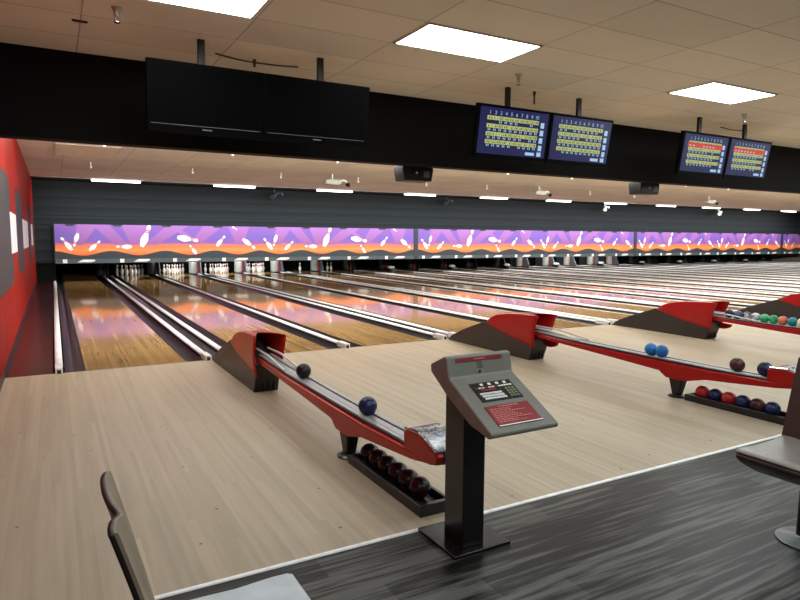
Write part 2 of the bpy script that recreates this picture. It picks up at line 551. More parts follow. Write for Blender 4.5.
def make_lane():
    t = thing('bowling_lane', 'glossy tan bowling lane of narrow boards, first lane beside the red wall', 'bowling lane', (0, 0, 0), 0, 'bowling lanes side by side')
    s = MB().box(0, W, 0.012, 19.3, -0.12, 0.0)
    for k in range(7):                                   # aiming arrows, inlaid
        x = W / 2 + (k - 3) * 0.1355
        y = 4.75 - abs(k - 3) * 0.16
        s.poly([(x - 0.014, y - 0.07, 0.0012), (x + 0.014, y - 0.07, 0.0012), (x, y + 0.09, 0.0012)], 1)
    for k in (-4, -3, -2, 2, 3, 4):
        x = W / 2 + k * 0.095
        s.poly([(x + 0.012 * math.cos(a * PI / 4), 2.13 + 0.012 * math.sin(a * PI / 4), 0.0012) for a in range(8)], 1)
    s.build('lane_surface', ['lane', 'foul'], t, smooth=False, fix=False)
    g = MB(); gutter(g, -0.2, 0.0, 0.012, 19.3, 0); g.build('gutter', 'gutter', t, angle=60)
    g = MB(); gutter(g, W, W + 0.2, 0.012, 19.3, 0); g.build('gutter', 'gutter', t, angle=60)
    return t
lane0 = make_lane()
for i in range(1, 2 * NP_):
    dup(lane0, (lane_x(i), 0, 0), 'glossy tan bowling lane of narrow boards, %s lane counted from the red wall' % ORD[i])
struct(MB().box(XR + 0.45, XE, -0.004, 0.012, -0.05, 0.0015), 'trim_2', 'foul', smooth=False)

def make_rail(cap):
    label = ''
    t = thing('bumper_rail', label, 'bumper rail', (0, 0, 0), 0, 'white bumper rails between the lanes')
    h = 0.040
    prof = [(h * math.cos(R(a)), 0.026 + 0.023 * math.sin(R(a))) for a in range(0, 360, 24)]
    MB().prism(prof, 'y', 0.24, 17.55).build('rail', 'rail', t, angle=50)
    MB().box(-0.028, 0.028, 0.24, 17.55, -0.10, 0.012).build('rail_base', 'cap', t, smooth=False)
    b = MB().box(-0.036, 0.036, -0.03, 0.25, -0.10, 0.058)
    b.box(-0.02, 0.02, -0.034, -0.028, 0.0, 0.04, 1)
    b.build('end_bracket', ['white', 'rail_dark'], t, bevel=0.006)
    if cap:
        c = MB().box(-0.16, 0.16, 17.3, 17.7, 0.004, 0.11)
        co = c.build('end_block', 'black', t, bevel=0.02)
        MB().lathe([(0.02, 0.11), (0.17, 0.11), (0.17, 0.17), (0.12, 0.20), (0.01, 0.21)], (0, 17.5, 0), 16, sy=0.8).build('end_cover', 'white', co)
    return t
rail_a, rail_b = make_rail(False), make_rail(True)
rails = []
rails.append((-0.258, 'white bumper rail between the red wall side floor and the first lane', False))
for k in range(NP_):
    x = lane_x(2 * k) + W
    rails.append((x + 0.250, 'white bumper rail of the double set, on the %s lane side of that pair' % ORD[2 * k], False))
    rails.append((x + GW - 0.246, 'white bumper rail of the double set, on the %s lane side of that pair' % ORD[2 * k + 1], False))
    x2 = lane_x(2 * k + 1) + W
    if k < NP_ - 1:
        rails.append((x2 + GN / 2, 'single white bumper rail between the %s and %s lanes' % (ORD[2 * k + 1], ORD[2 * k + 2]), k >= 3))
ua = ub = False
for x, lab, cap in rails:
    if cap:
        if not ub:
            rail_b.location = (x, 0, 0); rail_b['label'] = lab; ub = True
        else:
            dup(rail_b, (x, 0, 0), lab)
    else:
        if not ua:
            rail_a.location = (x, 0, 0); rail_a['label'] = lab; ua = True
        else:
            dup(rail_a, (x, 0, 0), lab)
# black caps between the two rails of every wide gap
c0 = MB().box(-0.082, 0.082, 0.02, 17.6, -0.12, -0.012).build('divider_cap', 'cap')
tag(c0, 'black cap strip between the double rails of the first and second lanes', 'divider cap', 'black cap strips between double rails')
c0.location = (W + GW / 2, 0, 0)
for k in range(1, NP_):
    c = c0.copy(); COL.objects.link(c)
    c.location = (lane_x(2 * k) + W + GW / 2, 0, 0)
    c['label'] = 'black cap strip between the double rails of the %s and %s lanes' % (ORD[2 * k], ORD[2 * k + 1])

# ================================================================== PINS AND PITS
PIN = [(0.026, 0.0), (0.029, 0.004), (0.047, 0.06), (0.060, 0.115), (0.057, 0.16), (0.040, 0.205), (0.027, 0.245), (0.0235, 0.262), (0.0235, 0.275), (0.026, 0.295),
       (0.032, 0.325), (0.0325, 0.345), (0.027, 0.365), (0.015, 0.378), (0.002, 0.381)]
PM = [0, 0, 0, 0, 0, 0, 1, 0, 1, 0, 0, 0, 0, 0]
pin0 = MB().lathe(PIN, n=14, mis=PM).build('bowling_pin', ['pin', 'neck_red'], angle=60)
pin_used = False
def put_pin(x, y, label, group):
    global pin_used
    if not pin_used:
        p = pin0; pin_used = True
    else:
        p = pin0.copy(); COL.objects.link(p)
    p.location = (x, y, 0)
    tag(p, label, 'bowling pin', group)
ROWN = ['head pin at the front', 'second row', 'third row', 'back row']
for i in (1, 2, 3, 4):
    x0 = lane_x(i) + W / 2
    for r in range(4):
        for c in range(r + 1):
            put_pin(x0 + (c - r / 2) * 0.3048, 18.25 + r * 0.264,
                    'white bowling pin on the %s lane, %s%s' % (ORD[i], ROWN[r], '' if r == 0 else ', %s from the red wall' % ORD[c]),
                    'racked pins on the %s lane' % ORD[i])
put_pin(lane_x(5) + 0.58, 18.3, 'lone white bowling pin still standing on the sixth lane', None)
put_pin(lane_x(6) + 0.40, 18.5, 'dim white bowling pin on the seventh lane, nearer the red wall', None)
put_pin(lane_x(6) + 0.62, 18.6, 'dim white bowling pin on the seventh lane, farther from the red wall', None)

def make_pit(bright, lit_red):  # bays that are not bright get their shade as darker drum and panel colours
    t = thing('pinsetter', 'dark pinsetter bay', 'pinsetter', (0, 0, 0), 0, 'pinsetter bays behind the mural')
    MB().box(-0.03, W + 0.445, 19.35, 19.4, 0.002, 1.1).build('back_curtain', 'pit', t, smooth=False)
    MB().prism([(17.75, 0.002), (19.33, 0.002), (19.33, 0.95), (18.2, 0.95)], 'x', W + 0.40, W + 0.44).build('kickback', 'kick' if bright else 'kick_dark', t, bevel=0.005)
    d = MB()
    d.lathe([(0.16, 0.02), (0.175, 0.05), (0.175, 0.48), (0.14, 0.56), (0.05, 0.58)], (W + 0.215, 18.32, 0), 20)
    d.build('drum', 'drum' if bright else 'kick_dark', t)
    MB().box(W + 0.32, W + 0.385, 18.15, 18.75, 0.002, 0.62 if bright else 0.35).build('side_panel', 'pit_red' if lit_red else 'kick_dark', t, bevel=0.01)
    m = MB().box(0.05, W - 0.05, 18.9, 19.3, 0.52, 0.85)
    m.build('sweep_board', 'kick_dark', t, bevel=0.02)
    return t
proto = {}
for i in range(2 * NP_):
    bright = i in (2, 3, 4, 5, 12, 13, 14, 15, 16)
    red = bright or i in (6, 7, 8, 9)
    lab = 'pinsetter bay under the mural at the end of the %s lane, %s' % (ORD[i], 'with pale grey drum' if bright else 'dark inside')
    if (bright, red) not in proto:
        o = proto[(bright, red)] = make_pit(bright, red)
        o.location = (lane_x(i), 0, 0); o['label'] = lab
    else:
        dup(proto[(bright, red)], (lane_x(i), 0, 0), lab)

# ================================================================== MURAL (MASKING) UNITS, four lanes each
def ix(u):
    T = [(50, -0.1), (54, 0), (61.5, 0.19), (72.5, 0.5), (90, 0.99), (131, 2.23), (142, 2.58), (178, 3.75), (217, 5.08), (243, 6.03), (262, 6.62)]
    for (a, b), (c, d) in zip(T[:-1], T[1:]):
        if u <= c:
            return b + (d - b) * (u - a) / (c - a)
    return 6.62
BW = 2 * P            # width of a block
def wave(x):          # dark hills, one per lane
    return 0.925 + 0.074 * math.cos(2 * PI * (x - 1.635) / (P / 2))
ZTOP = 1.86
def make_block(width, name_label):
    t = thing('masking_unit', name_label, 'mural', (0, 0, 0), 0, 'purple mural panels over the lanes')
    m = MB()
    m.box(0, width, 0, 0.05, 0.83, ZTOP, 0)
    cnt = [0]
    def beam(pts, mi, d):
        cnt[0] += 1; d += cnt[0] * 0.0003
        q = [(min(width, max(0, ix(50 + a / 4))), -d, ZTOP - (b - 46) / 4 * 0.0318) for a, b in pts]
        m.poly(q, mi)
    for pts in ([(88, 132), (112, 46), (196, 46), (128, 132)], [(172, 46), (238, 46), (318, 134), (262, 134)], [(288, 46), (398, 46), (352, 128), (322, 128)],
                [(372, 132), (468, 46), (556, 46), (420, 132)], [(560, 122), (612, 46), (690, 46), (604, 122)], [(712, 46), (800, 46), (770, 128), (742, 128)],
                [(470, 46), (500, 46), (610, 122), (580, 122)]):
        beam(pts, 1, 0.002)
    def dark(pts):
        beam(pts, 4, 0.004)
    for a in (60, 250, 445, 650):
        dark([(a, 46), (a + 44, 46), (a + 34, 53), (a + 8, 53)])
    # flying pins, printed: (base x, base z, head x, head z)
    for bx, bz, hx, hz in ((0.48, 1.02, 0.17, 1.44), (0.66, 1.57, 0.53, 1.14), (0.97, 1.01, 1.30, 1.33), (2.26, 1.13, 1.77, 1.14), (2.56, 1.13, 2.84, 1.86),
                           (3.72, 1.46, 4.42, 1.34), (4.36, 0.86, 4.13, 1.19), (5.06, 1.15, 5.36, 1.52), (6.00, 1.41, 6.45, 1.06), (5.62, 1.86, 5.80, 1.74)):
        v = Vector((hx - bx, hz - bz)); L = v.length; u = v / L; w = Vector((-u.y, u.x))
        prof = [(r / 0.06 * 0.155 * L, h / 0.381 * L) for r, h in PIN]
        left = [(bx + u.x * h + w.x * r, bz + u.y * h + w.y * r) for r, h in prof]
        right = [(bx + u.x * h - w.x * r, bz + u.y * h - w.y * r) for r, h in prof]
        for k in range(len(prof) - 1):
            q = [left[k], left[k + 1], right[k + 1], right[k]]
            m.poly([(min(width, max(0, a)), -0.012, min(ZTOP, b)) for a, b in q], 3 if k in (6, 8) else 2)
    m.build('mural_panel', ['mural', 'beam', 'white_print', 'red_print', 'valance'], t, smooth=False, fix=False)
    # dark hill valance with a wavy top edge
    n = 60
    top = [(width * k / n, wave(width * k / n)) for k in range(n + 1)]
    MB().prism([(0, 0.74), (width, 0.74)] + top[::-1], 'y', -0.016, 0.05).build('valance', 'valance', t, smooth=False)
    MB().box(0, width, -0.03, 0.05, 0.60, 0.74).build('lower_ledge', 'ledge', t, smooth=False)
    for k in range(5):
        x = 0.25 + k * P / 2
        if x + 0.5 < width:
            MB().box(x - 0.055 + 0.0, x + 0.075, -0.04, -0.028, 0.612, 0.735).build('number_plate', 'white', t, smooth=False)
            xx = x + 0.62
            if xx + 0.2 < width:
                MB().poly([(xx - 0.26, -0.034, 0.635), (xx + 0.14, -0.034, 0.635), (xx + 0.27, -0.034, 0.672), (xx + 0.24, -0.034, 0.722), (xx - 0.1, -0.034, 0.722), (xx - 0.16, -0.034, 0.69)], 0)\
                    .build('name_plate', 'white', t, smooth=False)
    return t
blk = make_block(6.62, '')
WHERE = ['first', 'second', 'third', 'fourth', 'fifth', 'sixth', 'seventh']
starts = []
for g in range(4):
    x = -0.204 + g * 4 * P
    starts += [x, x + 6.62]
starts = starts[:7]
units = []
for k, x in enumerate(starts):
    lab = 'purple and orange mural of flying bowling pins, %s four-lane section from the red wall' % WHERE[k]
    if k == 0:
        blk.location = (x, YM - 0.06, 0); blk['label'] = lab; units.append(blk)
    else:
        units.append(dup(blk, (x, YM - 0.06, 0), lab))
for k, u in enumerate(units):
    if k % 2:
        MB().box(6.62 + 0.005, 6.62 + 0.203, -0.03, 0.02, 0.60, 1.87).build('end_post', 'valance', u)
MB().box(-0.036, 0.0, -0.03, 0.02, 0.60, 1.87).build('end_post', 'kick_dark', units[0])

# ================================================================== BALL RETURNS
def make_ball_return(red):
    t = thing('ball_return', '', 'ball return', (0, 0, 0), 0, 'red ball returns')
    # local x: 0 is the centre of the track; y and z as in the room
    base = [(-0.045, 0.0), (-0.13, 0.075), (-0.42, 0.20), (-0.92, 0.375), (-1.05, 0.395), (-1.90, 0.27), (-1.86, 0.16), (-1.80, 0.0)]
    b = MB().prism(base, 'x', -0.118, 0.118)
    for k in range(4):
        x = -0.075 + k * 0.05
        b.box(x - 0.006, x + 0.006, -1.845, -1.80, 0.02, 0.15, 1)
    b.build('hood_base', ['brown_base', 'groove'], t, bevel=0.012)
    # red fenders: two lobes that close at the rear, part in a valley on top and flare at the open front
    def lerp(T, u):
        for (a, b), (c, d) in zip(T[:-1], T[1:]):
            if u <= c:
                return b + (d - b) * (u - a) / (c - a)
        return T[-1][1]
    TOPZ = [(0, 0.375), (0.08, 0.435), (0.22, 0.487), (0.46, 0.530), (0.72, 0.552), (1.0, 0.566)]
    LOWZ = [(0, 0.362), (0.27, 0.290), (0.55, 0.232), (0.8, 0.190), (1.0, 0.160)]
    OUTX = [(0, 0.112), (0.3, 0.124), (0.7, 0.136), (0.9, 0.148), (1.0, 0.158)]
    def lobe(side):
        nu, nv = 16, 14
        vs = []
        for a in range(nu + 1):
            u = a / nu
            zt, zl, xo = lerp(TOPZ, u), lerp(LOWZ, u), lerp(OUTX, u)
            for b in range(nv + 1):
                v = b / nv
                # section: from the valley over the crest, out and down the side
                if v < 0.5:
                    q = v / 0.5
                    x = 0.006 + (xo * 0.94 - 0.006) * q
                    z = zt - (0.036 * (1 - q) ** 2) - 0.030 * u * max(0, q - 0.6) ** 2 * 2
                else:
                    q = (v - 0.5) / 0.5
                    zs = zt - 0.006
                    z = zs + (zl - zs) * q
                    x = xo * (0.94 + 0.06 * math.sin(PI * min(1, q * 1.6) / 2)) - (xo - 0.122) * q ** 1.5
                yf = -1.955 + 0.0
                if v < 0.5:
                    yf = -1.53 - 0.45 * (v / 0.5) ** 0.85
                else:
                    q = (v - 0.5) / 0.5
                    yf = -1.98 + 0.085 * math.sin(PI * min(1.0, q * 1.25) / 2) - 0.0 * q
                y = -0.93 + (yf + 0.93) * u
                vs.append((side * x, y, z))
        fs = [(a * (nv + 1) + b, a * (nv + 1) + b + 1, (a + 1) * (nv + 1) + b + 1, (a + 1) * (nv + 1) + b) for a in range(nu) for b in range(nv)]
        m = MB().add(vs, fs)
        return m
    for s in (-1, 1):
        fo = lobe(s).build('fender', red, t, angle=50)
        md = fo.modifiers.new('shell', 'SOLIDIFY')
        md.thickness = 0.012; md.offset = -1
    MB().prism([(-1.88, 0.165), (-1.88, 0.25), (-2.06, 0.24), (-2.03, 0.19), (-1.95, 0.165)], 'x', 0.085, 0.128).build('bracket', red, t, bevel=0.006)
    MB().prism([(-1.05, 0.34), (-1.3, 0.42), (-1.50, 0.44), (-1.66, 0.30)], 'x', -0.08, 0.08).build('ball_lift', 'black', t, bevel=0.01)
    # track body
    body = [(-1.86, 0.345), (-2.2, 0.328), (-2.6, 0.318), (-3.4, 0.312), (-4.1, 0.312), (-4.66, 0.328), (-4.95, 0.345), (-4.965, 0.33), (-4.90, 0.315), (-4.72, 0.284), (-4.40, 0.252), (-4.10, 0.224),
            (-3.89, 0.17), (-3.70, 0.17), (-3.62, 0.220), (-3.3, 0.236), (-2.8, 0.258), (-2.3, 0.280), (-1.86, 0.295)]
    bo = MB().prism(body, 'x', -0.098, 0.098)
    bo.build('track_body', red, t, bevel=0.014, seg=3, angle=50)
    bed = [(-1.80, 0.350), (-2.2, 0.338), (-2.6, 0.330), (-3.4, 0.326), (-4.1, 0.326), (-4.66, 0.334)]
    bd = MB()
    def sheet(x0, x1, dz, mi):
        bd.prism([(y, z + dz) for y, z in bed] + [(y, z - 0.01) for y, z in bed[::-1]], 'x', x0, x1, mi)
    sheet(-0.074, 0.074, 0.004, 1)
    sheet(-0.026, 0.026, 0.006, 0)
    sheet(-0.068, -0.036, 0.012, 0)
    sheet(0.036, 0.068, 0.012, 0)
    bd.build('ball_track', ['bed', 'groove'], t, bevel=0.003)
    for s in (-1, 1):
        MB().path([(s * 0.055, -1.70, 0.40), (s * 0.066, -2.08, 0.40), (s * 0.07, -2.56, 0.352)], 0.010).build('guide_rod', 'rod', t)
    # end cap
    cap = [(-4.64, 0.325), (-4.64, 0.425), (-4.70, 0.448), (-4.80, 0.448), (-4.965, 0.395), (-4.99, 0.37), (-4.97, 0.33), (-4.90, 0.312)]
    MB().prism(cap, 'x', -0.10, 0.10).build('end_cap', red, t, bevel=0.012, seg=3)
    plate = [(-4.645, 0.430), (-4.70, 0.4535), (-4.80, 0.4535), (-4.972, 0.397), (-4.96, 0.390), (-4.79, 0.446), (-4.70, 0.446), (-4.65, 0.424)]
    MB().prism(plate, 'x', -0.088, 0.088).build('end_plate', 'art', t, bevel=0.002)
    bp = MB().prism([(-4.965, 0.326), (-4.998, 0.37), (-4.976, 0.394), (-4.94, 0.39), (-4.93, 0.325)], 'x', -0.06, 0.102)
    bp.build('end_bumper', 'dark_edge', t, bevel=0.006)
    MB().path([(-0.1, -4.66, 0.442), (-0.1, -4.80, 0.452), (-0.1, -4.968, 0.398), (0.1, -4.968, 0.398)], 0.006).build('chrome_edge', 'chrome', t)
    lg = MB()
    lg.prism([(-0.05, -0.075), (0.05, -0.075), (0.05, 0.075), (-0.05, 0.075)], 'z', 0.20, 0.02,
             pts2=[(-0.034, -0.036), (0.034, -0.036), (0.034, 0.036), (-0.034, 0.036)])
    lo = lg.build('leg', 'leg', t, bevel=0.01, loc=(-0.035, -3.79, 0))
    MB().lathe([(0.080, 0.0), (0.083, 0.008), (0.07, 0.018), (0.03, 0.03)], n=24, sy=1.05).build('foot', 'leg', lo)
    return t
BRX = 1.462
br = make_ball_return('red_shell')
br.location = (BRX, 0, 0)
br['label'] = 'red ball return on the approach between the first and second lanes'
br2 = make_ball_return('red_shell_deep')
br2.location = (BRX + P, 0, 0)
br2['label'] = 'deep red ball return on the approach between the third and fourth lanes'
dup(br2, (BRX + 2 * P, 0, 0), 'deep red ball return loaded with a long row of coloured balls')
dup(br2, (BRX + 3 * P, 0, 0), 'farthest red ball return, only its dark hood showing at the frame edge')

RB = 0.061
def ball(loc, mat, label, group=None):
    m = MB().sphere((0, 0, 0), RB, 28, 16)
    o = m.build('bowling_ball', mat, angle=80)
    o.location = loc
    o.rotation_euler = (random.uniform(0, 3), random.uniform(0, 3), random.uniform(0, 3))
    tag(o, label, 'bowling ball', group)
    return o
def trackz(y):
    T = [(-1.8, 0.345), (-2.2, 0.330), (-2.6, 0.322), (-3.4, 0.316), (-4.1, 0.316), (-4.66, 0.330)]
    for (a, b), (c, d) in zip(T[:-1], T[1:]):
        if c <= y <= a:
            return b + (d - b) * (y - a) / (c - a)
    return 0.33
def on_track(k, y, mat, label, group):
    ball((BRX + k * P, y, trackz(y) + 0.0125 + RB), mat, label, group)
G1 = 'balls on the ball return tracks'
on_track(0, -2.83, B_BLACK, 'black ball on the track of the nearest ball return, close to its hood', G1)
on_track(0, -4.00, B_NAVY, 'navy ball on the track of the nearest ball return, above the black rack', G1)
on_track(1, -3.45, B_SKY, 'sky blue ball of a touching pair on the second track, nearer the hood', G1)
on_track(1, -3.573, B_SKY, 'sky blue ball of a touching pair on the second track, farther from hood', G1)
on_track(1, -4.33, B_WINE, 'dark wine ball alone on the second ball return track', G1)
on_track(1, -4.57, B_NAVY, 'navy ball against the chrome end of the second ball return track', G1)
for y, m, lab in ((-2.075, B_NAVY, 'navy ball first behind the hood on the third ball return'), (-2.20, B_BLUEM, 'slate blue marbled ball second in the row on the third ball return'),
                  (-2.335, B_BW, 'black and white swirled ball in the row on the third ball return'), (-2.458, B_BW, 'black and white swirled ball touching a green ball on the third ball return'),
                  (-2.581, B_GREEN, 'green ball beside a black and white swirled ball in the row'), (-2.704, B_GREEN, 'green ball beside the orange marbled ball in the row'),
                  (-2.827, B_ORANGE, 'orange marbled ball in the row on the third ball return'), (-2.95, B_TEAL, 'teal ball between the orange and the cream balls in the row'),
                  (-3.073, B_CREAM, 'cream ball at the end of the row on the third ball return')):
    on_track(2, y, m, lab, G1)

# racks on the floor
def make_rack():
    t = thing('ball_rack', '', 'ball rack', (0, 0, 0), 0, 'low black ball racks on the approach')
    b = MB().box(-0.09, 0.09, -4.80, -3.93, 0.0, 0.024)
    b.build('rack_floor', 'tray', t, bevel=0.004)
    for s in (-1, 1):
        MB().box(s * 0.09 - 0.012, s * 0.09 + 0.012, -4.80, -3.93, 0.0, 0.062).build('side_rail', 'tray', t, bevel=0.005)
    MB().box(-0.102, 0.102, -4.825, -4.795, 0.0, 0.066).build('end_plate', 'tray', t, bevel=0.005)
    MB().box(-0.102, 0.102, -3.935, -3.91, 0.0, 0.06).build('end_plate', 'tray', t, bevel=0.005)
    return t
rk = make_rack()
RX = 1.465
rk.location = (RX, 0, 0); rk['label'] = 'low black rack of maroon balls on the floor beside the nearest ball return leg'
dup(rk, (RX + P, 0, 0), 'low black rack of red and navy balls under the second ball return')
G2 = 'maroon balls in the nearest rack'
ry = [-4.02 - 0.1255 * k for k in range(6)]
PL = ['first ball by the ball return leg', 'second ball from the leg', 'third ball from the leg', 'fourth ball from the leg', 'fifth ball from the leg', 'last ball, next to the console']
for k, y in enumerate(ry):
    ball((RX, y, 0.0245 + RB), B_DARKRED if k else B_BLACK, '%s ball in the nearest floor rack, %s' % ('very dark maroon' if k else 'black', PL[k]), G2)
G3 = 'balls in the second rack'
PL2 = ['first from the ball return leg', 'second, between the two red balls', 'third from the ball return leg', 'fourth, after the second red ball', 'fifth, wine coloured', 'last, beside the seat']
for k, (y, m, c) in enumerate(zip(ry, (B_RED, B_NAVY, B_RED, B_NAVY, B_WINE, B_NAVY), ('red', 'navy', 'red', 'navy', 'dark wine', 'navy'))):
    ball((RX + P, y, 0.0245 + RB), m, '%s ball in the rack under the second ball return, %s' % (c, PL2[k]), G3)

# ================================================================== SCORING CONSOLE
cs = thing('scoring_console', 'grey scoring console with red instruction plate on a black post', 'scoring console', (1.41, -5.10, 0))
MB().box(-0.130, 0.196, -0.165, 0.165, 0.0, 0.016).build('base_plate', 'post', cs, bevel=0.004)
po = MB().box(-0.060, 0.062, -0.125, 0.03, 0.016, 0.80)
po.build('post', ['post'], cs, bevel=0.004)
# head profile in y-z (local to the post)
head = [(-0.008, 0.885), (-0.012, 0.850), (-0.155, 0.760), (-0.320, 0.680), (-0.450, 0.655), (-0.472, 0.664), (-0.472, 0.682), (-0.160, 0.846), (-0.142, 0.934), (-0.120, 0.938)]
hd = MB().prism(head, 'x', -0.172, 0.184, 0, cap=1)
hdo = hd.build('console_head', ['console', 'console_side'], cs, bevel=0.006, seg=2, angle=30)
# plates lie on the sloping face: frame with u along x and v up the slope
p0 = Vector((0, -0.472, 0.682)); p1 = Vector((0, -0.160, 0.846)); sl = (p1 - p0).normalized(); nr = Vector((0, -sl.z, sl.y))
def slope_xf(off):
    M = Matrix(((1, sl.x, nr.x, 0), (0, sl.y, nr.y, 0), (0, sl.z, nr.z, 0), (0, 0, 0, 1)))
    return Matrix.Translation(p0 + nr * off) @ M
rp = MB(); rp.xf = slope_xf(0)
rp.box(-0.112, 0.118, 0.030, 0.150, 0.0, 0.004, 0)
rp.box(-0.112, 0.118, 0.030, 0.034, 0.004, 0.006, 2)
lines = [(0.140, -0.045, 0.062, 0.0045)] + [(0.128 - 0.0095 * k, -0.098, -0.098 + random.uniform(0.10, 0.2), 0.003) for k in range(9)]
for v, a, b, h in lines:
    x = a
    while x < b:
        w = random.uniform(0.006, 0.018)
        rp.box(x, min(b, x + w), v - h / 2, v + h / 2, 0.004, 0.0046, 1)
        x += w + 0.004
rp.build('instruction_plate', ['console_red', 'console_text', 'white'], hdo, smooth=False)
kp = MB(); kp.xf = slope_xf(0)
kp.box(-0.100, 0.122, 0.178, 0.298, 0.0, 0.003, 0)
for r in range(3):
    for c in range(10):
        x = -0.085 + c * 0.0118 + r * 0.004
        kp.box(x, x + 0.0092, 0.188 + (2 - r) * 0.0155, 0.199 + (2 - r) * 0.0155, 0.003, 0.006, 1)
for r in range(4):
    for c in range(3):
        kp.box(0.060 + c * 0.018, 0.073 + c * 0.018, 0.188 + r * 0.016, 0.199 + r * 0.016, 0.003, 0.006, 3)
for c in range(6):
    kp.box(-0.066 + c * 0.0135, -0.055 + c * 0.0135, 0.240, 0.253, 0.003, 0.006, 2)
for c in range(8):
    kp.box(-0.088 + c * 0.018, -0.075 + c * 0.018, 0.259, 0.266, 0.003, 0.005, 1 if c % 3 else 2)
for c in range(4):
    kp.box(-0.05 + c * 0.042, -0.034 + c * 0.042, 0.276, 0.289, 0.003, 0.005, 1)
for c in range(4):
    kp.box(0.055 + c * 0.015, 0.066 + c * 0.015, 0.259, 0.268, 0.003, 0.005, 1)
kp.build('keypad', ['black', 'key', 'key_red', 'key_olive'], hdo, smooth=False)
# upper face: red strip, vent slots, round knob
q0 = Vector((0, -0.160, 0.846)); q1 = Vector((0, -0.142, 0.934)); s2 = (q1 - q0).normalized(); n2 = Vector((0, -s2.z, s2.y))
M2 = Matrix.Translation(q0) @ Matrix(((1, s2.x, n2.x, 0), (0, s2.y, n2.y, 0), (0, s2.z, n2.z, 0), (0, 0, 0, 1)))
st = MB(); st.xf = M2
st.box(-0.128, 0.128, 0.066, 0.083, 0.0, 0.003, 0)
for k in range(7):
    st.box(-0.03 + k * 0.009, -0.024 + k * 0.009, 0.072, 0.077, 0.003, 0.0035, 1)
st.build('name_strip', ['console_red', 'console_text'], hdo, smooth=False)
vt = MB(); vt.xf = M2
for k in range(4):
    vt.box(-0.018 + k * 0.002, 0.014 + k * 0.002, 0.032 + (3 - k) * 0.0085, 0.0350 + (3 - k) * 0.0085, -0.001, 0.0008)
vt.build('vent_slots', 'black', hdo, smooth=False)
kn = MB(); kn.xf = M2
kn.tube((-0.002, 0.016, 0.0), (-0.002, 0.016, 0.006), 0.0055, n=14)
kn.build('key_lock', 'black', hdo)
tr = MB(); tr.xf = M2
tr.box(-0.1725, 0.1845, -0.002, 0.0008, -0.01, 0.0012)
tr.build('seam', 'dark_edge', hdo, smooth=False)

# ================================================================== CHAIRS
def make_chair(back_mat, seat_mat, shell_mat, name_label):
    """Local frame: faces +x, base centre at the origin."""
    t = thing('swivel_chair', name_label, 'chair', (0, 0, 0))
    hw = 0.19
    def ring(prof, y, sc):
        return [(x, y, z) for x, z in prof]
    # seat: profile in x-z (front lip rolled), lofted over y
    seat = [(-0.20, 0.470), (-0.10, 0.450), (0.05, 0.446), (0.16, 0.452), (0.205, 0.451), (0.224, 0.444), (0.222, 0.436), (0.19, 0.434), (0.05, 0.430), (-0.10, 0.434), (-0.20, 0.452)]
    m = MB()
    m.prism(seat, 'y', -hw, hw)
    so = m.build('seat', seat_mat, t, bevel=0.006, seg=3, angle=50)
    pan = [(-0.205, 0.450), (0.0, 0.430), (0.19, 0.434), (0.224, 0.434), (0.226, 0.412), (0.18, 0.378), (0.06, 0.315), (-0.06, 0.290), (-0.17, 0.33), (-0.215, 0.42)]
    MB().prism(pan, 'y', -hw + 0.002, hw - 0.002).build('seat_shell', shell_mat, t, bevel=0.012, seg=3, angle=50)
    # back: leaning shell whose top edge waves in plan, with a finger notch
    ys = [0.19, 0.165, 0.13, 0.09, 0.05, 0.0, -0.03, -0.06, -0.085, -0.105, -0.115, -0.125, -0.16, -0.19]
    wv = [0.008, 0.002, -0.002, -0.003, -0.003, 0.0, 0.003, 0.008, 0.013, 0.012, 0.004, -0.001, -0.006, -0.006]
    zs = [0.455, 0.50, 0.58, 0.66, 0.74, 0.80, 0.845, 0.858]
    def face(off, rise, inset=0.0, ztop=0.0):
        g = []
        for y, w_ in zip(ys, wv):
            for z in zs:
                k = (z - 0.455) / 0.403
                x = -0.172 - 0.238 * (z - 0.455) - 0.010 * k * k + w_ * (0.3 + 0.7 * k) + off
                g.append((x, y * (1 - inset), z + (rise if z > 0.85 else 0) - ztop * k))
        return g
    def slab(a, b):
        n, m_ = len(ys), len(zs)
        mb = MB(); q = n * m_
        fs = []
        for i_ in range(n - 1):
            for k in range(m_ - 1):
                o0 = i_ * m_ + k
                fs += [(o0, o0 + 1, o0 + m_ + 1, o0 + m_), (q + o0, q + o0 + m_, q + o0 + m_ + 1, q + o0 + 1)]
            for k in (0, m_ - 1):
                o0 = i_ * m_ + k
                fs.append((o0, o0 + m_, q + o0 + m_, q + o0))
        for i_ in (0, n - 1):
            for k in range(m_ - 1):
                o0 = i_ * m_ + k
                fs.append((o0, o0 + 1, q + o0 + 1, q + o0))
        return mb.add(a + b, fs)
    slab(face(0, 0), face(-0.014, -0.004)).build('backrest', shell_mat if back_mat is None else 'dark_edge', t, bevel=0.005, seg=2, angle=50)
    slab(face(0.006, -0.002, 0.0), face(-0.002, -0.002, 0.0)).build('back_pad', back_mat or shell_mat, t, angle=50)
    MB().tube((-0.075, 0, 0.02), (-0.075, 0, 0.33), 0.036, 0.032, n=20).build('pedestal', 'leg', t)
    MB().lathe([(0.135, 0.0), (0.138, 0.006), (0.128, 0.013), (0.06, 0.020), (0.04, 0.04), (0.035, 0.05)], (-0.088, 0.01, 0), 36).build('floor_plate', 'steel', t)
    return t
ch = make_chair('taupe', 'seat_sheen', 'seat_brown', 'taupe backed swivel chair with pale sheen seat, seen edge-on by the floor edge')
ch.location = (0.115, -5.96, 0)
ch2 = make_chair(None, 'seat', 'seat_brown', 'dark brown swivel chair with grey taupe seat on a round steel plate')
ch2.location = (2.81, -5.925, 0); ch2.rotation_euler = (0, 0, PI)

